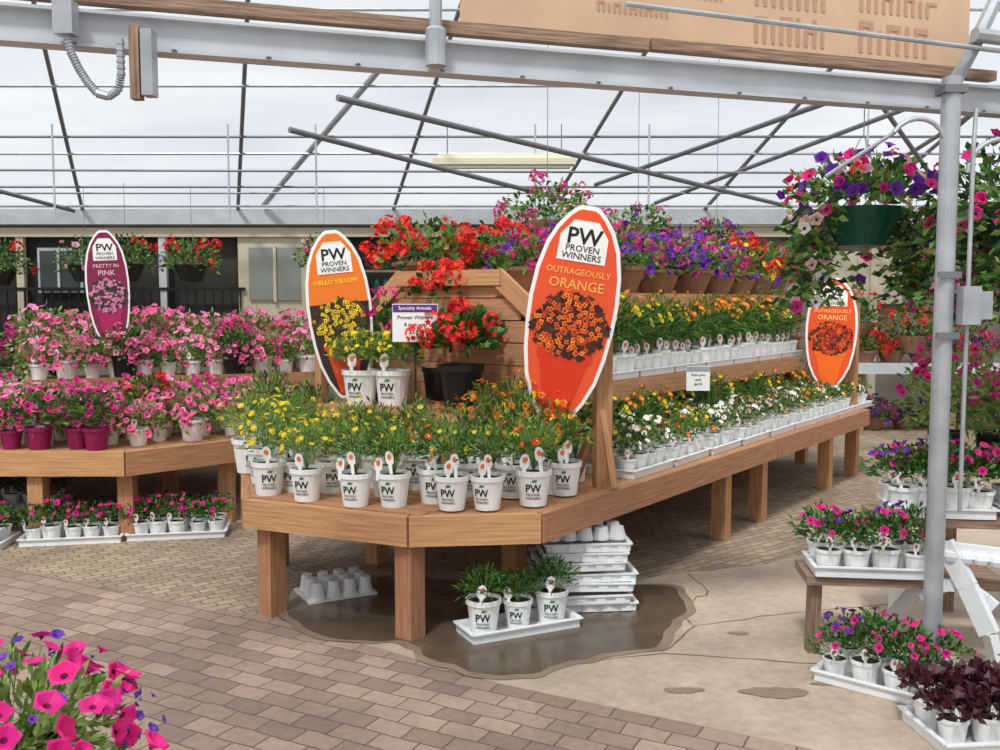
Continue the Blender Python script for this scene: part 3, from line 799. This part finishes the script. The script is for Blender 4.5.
# ---------------------------------------------------------------- foreground petunia
VIO = petal("violet", (120, 70, 190))
M = MB()
pot(M, .19, .13, .26, BLACKP, 28, z0=-.05)
bush(M, (0, 0, .25), .27, .18, 1000, .045, .016, [LEAFL, LEAF, LEAFL], [('p', HOT, CEND, 105, .030), ('p', VIO, CEND, 70, .014)], fine=True, zmin=-.5, fmin=.0, stems=30)
M.lathe([(.2, -.38), (.16, -.08), (.17, -.05)], 24, (0, 0, 0), TERRA)
M.obj("potted_hot_pink_petunia", (-1.09, 1.98, .385))

# ---------------------------------------------------------------- greenhouse shell
def roof_mat():
    m = bpy.data.materials.new("roof_film"); m.use_nodes = True
    N, L = m.node_tree.nodes, m.node_tree.links
    N.remove(N["Principled BSDF"])
    tr = N.new("ShaderNodeBsdfTransparent"); tr.inputs[0].default_value = (.70, .76, .83, 1)
    tl = N.new("ShaderNodeBsdfTranslucent"); tl.inputs[0].default_value = (.62, .645, .68, 1)
    nz = N.new("ShaderNodeTexNoise"); nz.inputs["Scale"].default_value = 1.0; nz.inputs["Detail"].default_value = 4
    tc = N.new("ShaderNodeTexCoord"); mp = N.new("ShaderNodeMapping"); mp.inputs["Scale"].default_value = (.3, .9, .9)
    L.new(tc.outputs["Object"], mp.inputs[0]); L.new(mp.outputs[0], nz.inputs["Vector"])
    mr = N.new("ShaderNodeMapRange"); mr.inputs["From Min"].default_value = .3; mr.inputs["From Max"].default_value = .7
    mr.inputs["To Min"].default_value = .4; mr.inputs["To Max"].default_value = .72
    L.new(nz.outputs["Fac"], mr.inputs["Value"])
    mx = N.new("ShaderNodeMixShader"); L.new(mr.outputs[0], mx.inputs[0])
    L.new(tr.outputs[0], mx.inputs[1]); L.new(tl.outputs[0], mx.inputs[2])
    L.new(mx.outputs[0], N["Material Output"].inputs[0])
    return m
FILM = roof_mat()
YB, ZB = 12.8, 2.75
def rz_(y): return ZB + (YB - y) * .5
M = MB()
M.add([(-9, YB, ZB), (9, YB, ZB), (9, 7.8, 5.25), (-9, 7.8, 5.25)], [(0, 1, 2, 3)], FILM)
M.add([(-9, 7.8, 5.25), (9, 7.8, 5.25), (9, 2.9, 2.95), (-9, 2.9, 2.95)], [(0, 1, 2, 3)], FILM)
M.add([(-9, 2.9, 2.95), (9, 2.9, 2.95), (9, -4, 5.2), (-9, -4, 5.2)], [(0, 1, 2, 3)], FILM)  # near-bay sheet out of view, added to keep direct sun off the front
M.obj("ceiling")
M = MB()
for k in range(-1, 9):
    xt = -6.75 + 2.05 * k
    M.tube([(xt - .85, YB, ZB - .03), (xt, 10.1, rz_(10.1) - .03), (xt + .72, 7.8, rz_(7.8) - .03)], .024, GALVD)
for y in (12.7, 12.13, 11.5, 11.2, 10.4, 9.4):
    M.tube([(-8.8, y, rz_(y) - .06), (8.8, y, rz_(y) - .06)], .016 if y < 12.5 else .03, GALVD if y in (12.13, 11.2) else GALV, 6)
M.tube([(-8.8, 11.9, 2.92), (8.8, 11.9, 2.92)], .012, GALVD, 6)
M.tube([(-8.8, 12.3, 2.80), (8.8, 12.3, 2.80)], .018, BEAMW, 6)
def tb(a, b, r=.026, m=GALVD): M.tube([a, b], r, m)
tb((-1.77, 8.13, 3.03), (.9, 11.1, 2.72)); tb((-1.19, 7.1, 3.08), (3.7, 12.2, 2.78))
tb((2.82, 8.1, 3.28), (1.2, 12.1, 3.05)); tb((-1.05, 9.9, 4.15), (-3.1, 12.6, 2.85), .035, GALV)
tb((4.1, 9.0, 3.5), (2.0, 12.4, 2.85)); tb((-6.6, 10, 3.1), (-5.5, 12.4, 2.75)); tb((3.6, 9.5, 3.7), (5.8, 12.3, 2.8)); tb((5.4, 9.6, 3.9), (4.3, 12.5, 2.85))
for x, y, z in ((-2.1, 11, 3.6), (1.7, 11, 3.6), (-5.1, 11, 3.6), (4.0, 10.5, 3.8), (-3.1, 11, 3.6), (.4, 11, 3.6)): tb((x, y, z), (x, y, 2.5), .012, BEAMW)
M.tube([(-8, 9.8, 2.93), (8, 10.2, 2.93)], .012, GALVD)
M.obj("roof_frame")
CREAM = mat("cream_lamp_housing", (228, 222, 198), .5)
M = MB(); M.box((.05, 11.0, 3.17), (1.62, .2, .07), CREAM); M.box((.05, 11.0, 3.23), (1.5, .09, .06), CREAM)
M.tube([(-.7, 10.96, 3.115), (.8, 10.96, 3.115)], .018, TAG); M.tube([(-.7, 11.04, 3.115), (.8, 11.04, 3.115)], .018, TAG)
M.tube([(-.6, 11, 3.25), (-.6, 11, 3.6)], .006, GALVD); M.tube([(.7, 11, 3.25), (.7, 11, 3.6)], .006, GALVD)
M.obj("fluorescent_light")

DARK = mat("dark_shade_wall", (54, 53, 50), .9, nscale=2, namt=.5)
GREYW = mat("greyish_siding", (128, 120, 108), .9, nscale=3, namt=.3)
BEIGE = mat("beige_paint", (196, 186, 164), .7, nscale=4, namt=.08)
M = MB()
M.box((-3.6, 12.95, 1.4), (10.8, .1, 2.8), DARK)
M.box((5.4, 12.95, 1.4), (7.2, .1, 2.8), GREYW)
M.box((0, 12.86, .35), (18, .06, .7), GREYW)
M.obj("wall_back")
M = MB()
M.box((0, 12.7, 2.70), (18, .12, .2), BEAMW); M.box((0, 12.75, 2.50), (18, .06, .12), BEIGE)
for k in range(10): M.box((-8.3 + 1.9 * k, 12.78, 1.25), (.1, .08, 2.5), BEIGE if k % 2 else BEAMW)
M.box((4.8, 12.82, 1.9), (1.2, .04, .7), BEIGE); M.box((2.8, 12.82, 1.9), (1.1, .04, .7), BEIGE)
M.box((-5.2, 12.74, 1.75), (3.6, .03, .04), BLACKP); M.box((-5.2, 12.74, .95), (3.6, .03, .04), BLACKP)
for i in range(30): M.box((-6.95 + i * .12, 12.74, 1.35), (.02, .02, .8), BLACKP)
M.obj("trim_1")
PANE = mat("window_pane", (136, 142, 134), .2)
M = MB()
M.box((-2.95, 12.8, 1.85), (1.1, .05, 1.2), BEIGE); M.box((-3.0, 12.76, 1.95), (.7, .04, .7), PANE)
M.box((-3.0, 12.73, 1.95), (.04, .04, .74), BEIGE); M.box((-2.95, 12.75, 1.2), (1.2, .1, .07), BEIGE)
M.obj("window_1")
M = MB()
M.box((-5.9, 12.84, 2.0), (.6, .05, .6), BEAMW); M.box((-5.9, 12.81, 2.0), (.52, .04, .52), mat("dim_window_pane", (70, 76, 76), .2)); M.box((-5.9, 12.78, 2.0), (.03, .04, .54), BEAMW)
M.obj("window_2")
M = MB()
for i in range(16): M.lathe([(.04, 0), (.045, .02), (.045, .2), (.015, .27), (.015, .31), (0, .31)], 8, (-2.1 + i * .11, 12.55, 2.0), BLACKP)
M.box((-1.3, 12.58, 1.98), (2.0, .2, .03), WOODW); M.box((-1.3, 12.6, 1.6), (2.0, .2, .03), WOODW)
for i in range(14): M.lathe([(.04, 0), (.045, .2), (.015, .27), (0, .3)], 8, (-2.1 + i * .12, 12.55, 1.615), GREENP if i % 3 else BLACKP)
M.obj("shelf_of_bottles")
WALLP = mat("side_wall_film", (205, 210, 214), .6, transl=.5)
for nm, x in (("wall_left", -8.9), ("wall_right", 8.9)):
    M = MB(); M.box((x, 4.5, 1.4), (.05, 17, 2.8), WALLP); M.obj(nm)
M = MB()
M.box((5.9, 11.4, .82), (3.6, .5, .06), BEAMW); M.box((5.9, 11.15, .80), (3.6, .03, .13), BEAMW)
for x in (4.3, 5.4, 6.5, 7.5): M.box((x, 11.3, .4), (.08, .08, .8), WOODW)
M.obj("white_nursery_bench")
g = empty("potted_flowers_on_bench", (5.5, 11.4, .86))
for i in range(10): place(R.choice(P['b_red'] + P['b_mag'] + P['b_red']), "pot_%d" % i, (4.35 + i * .36, 11.4 + R.uniform(-.05, .05), .855), 0, R.uniform(.7, 1.0), g)
g = empty("potted_flowers_by_wall", (5, 12, 0))
for i in range(8): place(R.choice(P['b_pur'] + P['b_mag']), "pot_%d" % i, (4.2 + i * .42, 12.0 - R.uniform(0, .3), .002), 0, R.uniform(.7, 1.0), g)

# gutter beam, weathered board, backing panel
d = Vector((3.67, 1.16, 0)).normalized()
def BL(x): return (x, 3.477 + x * .316)
M = MB()
a = (*BL(-3.2), 2.445); b = (*BL(3.6), 2.445)
M.beam(a, b, .02, .11, BEAMW)
for dz in (-.052, .052): M.beam((a[0], a[1], 2.445 + dz), (b[0], b[1], 2.445 + dz), .08, .010, BEAMW)
for i in range(24):
    bx, by = BL(-3 + i * .28); M.lathe([(0, -.006), (.009, -.004), (.009, 0)], 8, (bx, by - .043, 2.397), GALVD)
M.obj("gutter_beam")
M = MB(); M.beam((*BL(-1.9), 2.548), (*BL(.55), 2.552), .05, .042, WOODW); M.beam((*BL(.56), 2.556), (*BL(2.1), 2.55), .05, .04, WOODW); M.obj("weathered_board")
KR = mat("kraft_paper_board", (208, 174, 144), .8, nscale=3, namt=.12)
KI = mat("kraft_print", (188, 146, 118), .8)
M = MB(); a = Vector((*BL(-.14), 2.80)); b = Vector((*BL(1.97), 2.80))
M.beam(a, b, .012, .46, KR)
def printed(x, z, wd, ht, nb):
    bx, by = BL(x)
    for i in range(nb):   # upright printed bars of large faded lettering
        u = wd * (i / nb - .5); q = R.uniform(.6, 1)
        M.add([(bx + (u + e) * d.x, by + (u + e) * d.y - .010, z + v) for e, v in ((0, 0), (wd / nb * .42, 0), (wd / nb * .42, ht * q), (0, ht * q))], [(0, 1, 2, 3)], KI)
        if i % 3 == 0: M.add([(bx + (u + e) * d.x, by + (u + e) * d.y - .0105, z + v) for e, v in ((0, ht * .8 * q), (wd / nb * 1.5, ht * .8 * q), (wd / nb * 1.5, ht * q), (0, ht * q))], [(0, 1, 2, 3)], KI)
for x, z, wd, ht, nb in ((.5, 2.66, .3, .04, 14), (1.15, 2.60, .34, .11, 9), (1.15, 2.74, .34, .09, 9), (1.62, 2.60, .36, .13, 8), (1.62, 2.76, .36, .08, 10), (.75, 2.74, .24, .05, 10), (.15, 2.70, .2, .03, 10)):
    printed(x, z, wd, ht, nb)
M.obj("kraft_faced_panel")

M = MB()
px, py = 1.77, 3.80
M.tube([(px, py, 0), (px, py, 2.47)], .037, GALV, 20)
M.tube([(px + .085, py - .02, .75), (px + .085, py - .02, 2.2), (px + .1, py, 2.35)], .009, GALV)
M.lathe([(.075, 0), (.075, .01), (.04, .012)], 16, (px, py, .006), GALV)
def arc(cx, cz, r, a0, a1, y, rr):
    M.tube([(cx + r * math.cos(math.radians(a0 + (a1 - a0) * t / 8)), y, cz + r * math.sin(math.radians(a0 + (a1 - a0) * t / 8))) for t in range(9)], rr, GALV)
arc(px - .13, 2.20, .11, 0, 150, py - .01, .010)
arc(px + .20, 2.10, .13, 180, 70, py - .01, .010)
M.tube([(px + .24, py - .01, 2.222), (px + .6, py, 2.26)], .010, GALV)
M.tube([(px - .225, py - .01, 2.255), (px - .45, py + .1, 2.1)], .008, GALV)
M.box((px + .075, py - .05, 1.58), (.07, .06, .15), GALV); M.box((px + .14, py - .03, 1.58), (.055, .05, .11), GALV)
M.box((px, py - .042, 1.46), (.09, .012, .025), GALVD); M.box((px, py - .042, 1.70), (.09, .012, .025), GALVD)
M.box((px, py, 2.42), (.09, .09, .03), GALVD)
M.obj("steel_post")
M = MB()
bx, by = BL(-.22); M.lathe([(.036, 0), (.036, .12), (.028, .13)], 14, (bx, by - .075, 2.40), GALV)
M.tube([(bx, by - .075, 2.5), (bx, by - .075, 2.9)], .022, GALV)
M.obj("pipe_coupling")
M = MB()
bx, by = -1.33, 2.985
pts0 = [(0, 2.42), (.012, 2.36), (.035, 2.31), (.06, 2.27), (.09, 2.235), (.125, 2.225), (.155, 2.245), (.165, 2.29), (.165, 2.40)]
pts = [(bx + a, by, b) for a, b in pts0]
M.tube(pts, .011, GALV)
for i in range(len(pts) - 1):
    for q in range(6):
        p = Vector(pts[i]).lerp(Vector(pts[i + 1]), q / 6); e = Vector(pts[i]).lerp(Vector(pts[i + 1]), q / 6 + .08)
        M.tube([p, e], .0135, GALV)
M.box((bx, by, 2.46), (.06, .05, .10), GALV)
M.box((bx + .205, by + .02, 2.33), (.03, .04, .22), WOODW); M.box((bx + .245, by + .02, 2.33), (.035, .05, .2), GALV)
M.obj("flexible_conduit")
M = MB()
M.tube([(.45, 3.5, 2.66), (3.0, 4.2, 2.57)], .010, GALV); M.tube([(1.9, 3.9, 2.66), (3.2, 4.2, 2.60)], .03, GALV)
M.tube([(1.84, 3.98, 2.44), (1.92, 3.95, 2.62), (2.0, 3.95, 2.8)], .03, GALV)
M.obj("overhead_pipes")

# ---------------------------------------------------------------- light
w = bpy.data.worlds.new("World"); scene.world = w; w.use_nodes = True
N, L = w.node_tree.nodes, w.node_tree.links
bg = N["Background"]; tc = N.new("ShaderNodeTexCoord"); nz = N.new("ShaderNodeTexNoise"); nz.inputs["Scale"].default_value = 2.2; nz.inputs["Detail"].default_value = 4
L.new(tc.outputs["Generated"], nz.inputs["Vector"])
cr = N.new("ShaderNodeValToRGB"); cr.color_ramp.elements[0].position = .38; cr.color_ramp.elements[1].position = .62
cr.color_ramp.elements[0].color = (.64, .68, .74, 1); cr.color_ramp.elements[1].color = (.93, .94, .96, 1)
L.new(nz.outputs["Fac"], cr.inputs[0]); L.new(cr.outputs[0], bg.inputs[0]); bg.inputs[1].default_value = .88
sun = bpy.data.lights.new("sun", 'SUN'); sun.energy = 6.9; sun.angle = math.radians(8); sun.color = (1, .94, .85)
so = bpy.data.objects.new("sun", sun); scene.collection.objects.link(so)
so.rotation_euler = (math.radians(32), math.radians(-14), 0); so.location = (0, 0, 12)

cam = bpy.data.cameras.new("camera"); co = bpy.data.objects.new("camera", cam); scene.collection.objects.link(co)
cam.sensor_width = 36; cam.lens = 36 * .95; cam.clip_start = .05
co.location = (0, 0, 1.6); co.rotation_euler = (math.radians(90 - 4.5), 0, 0)
scene.camera = co
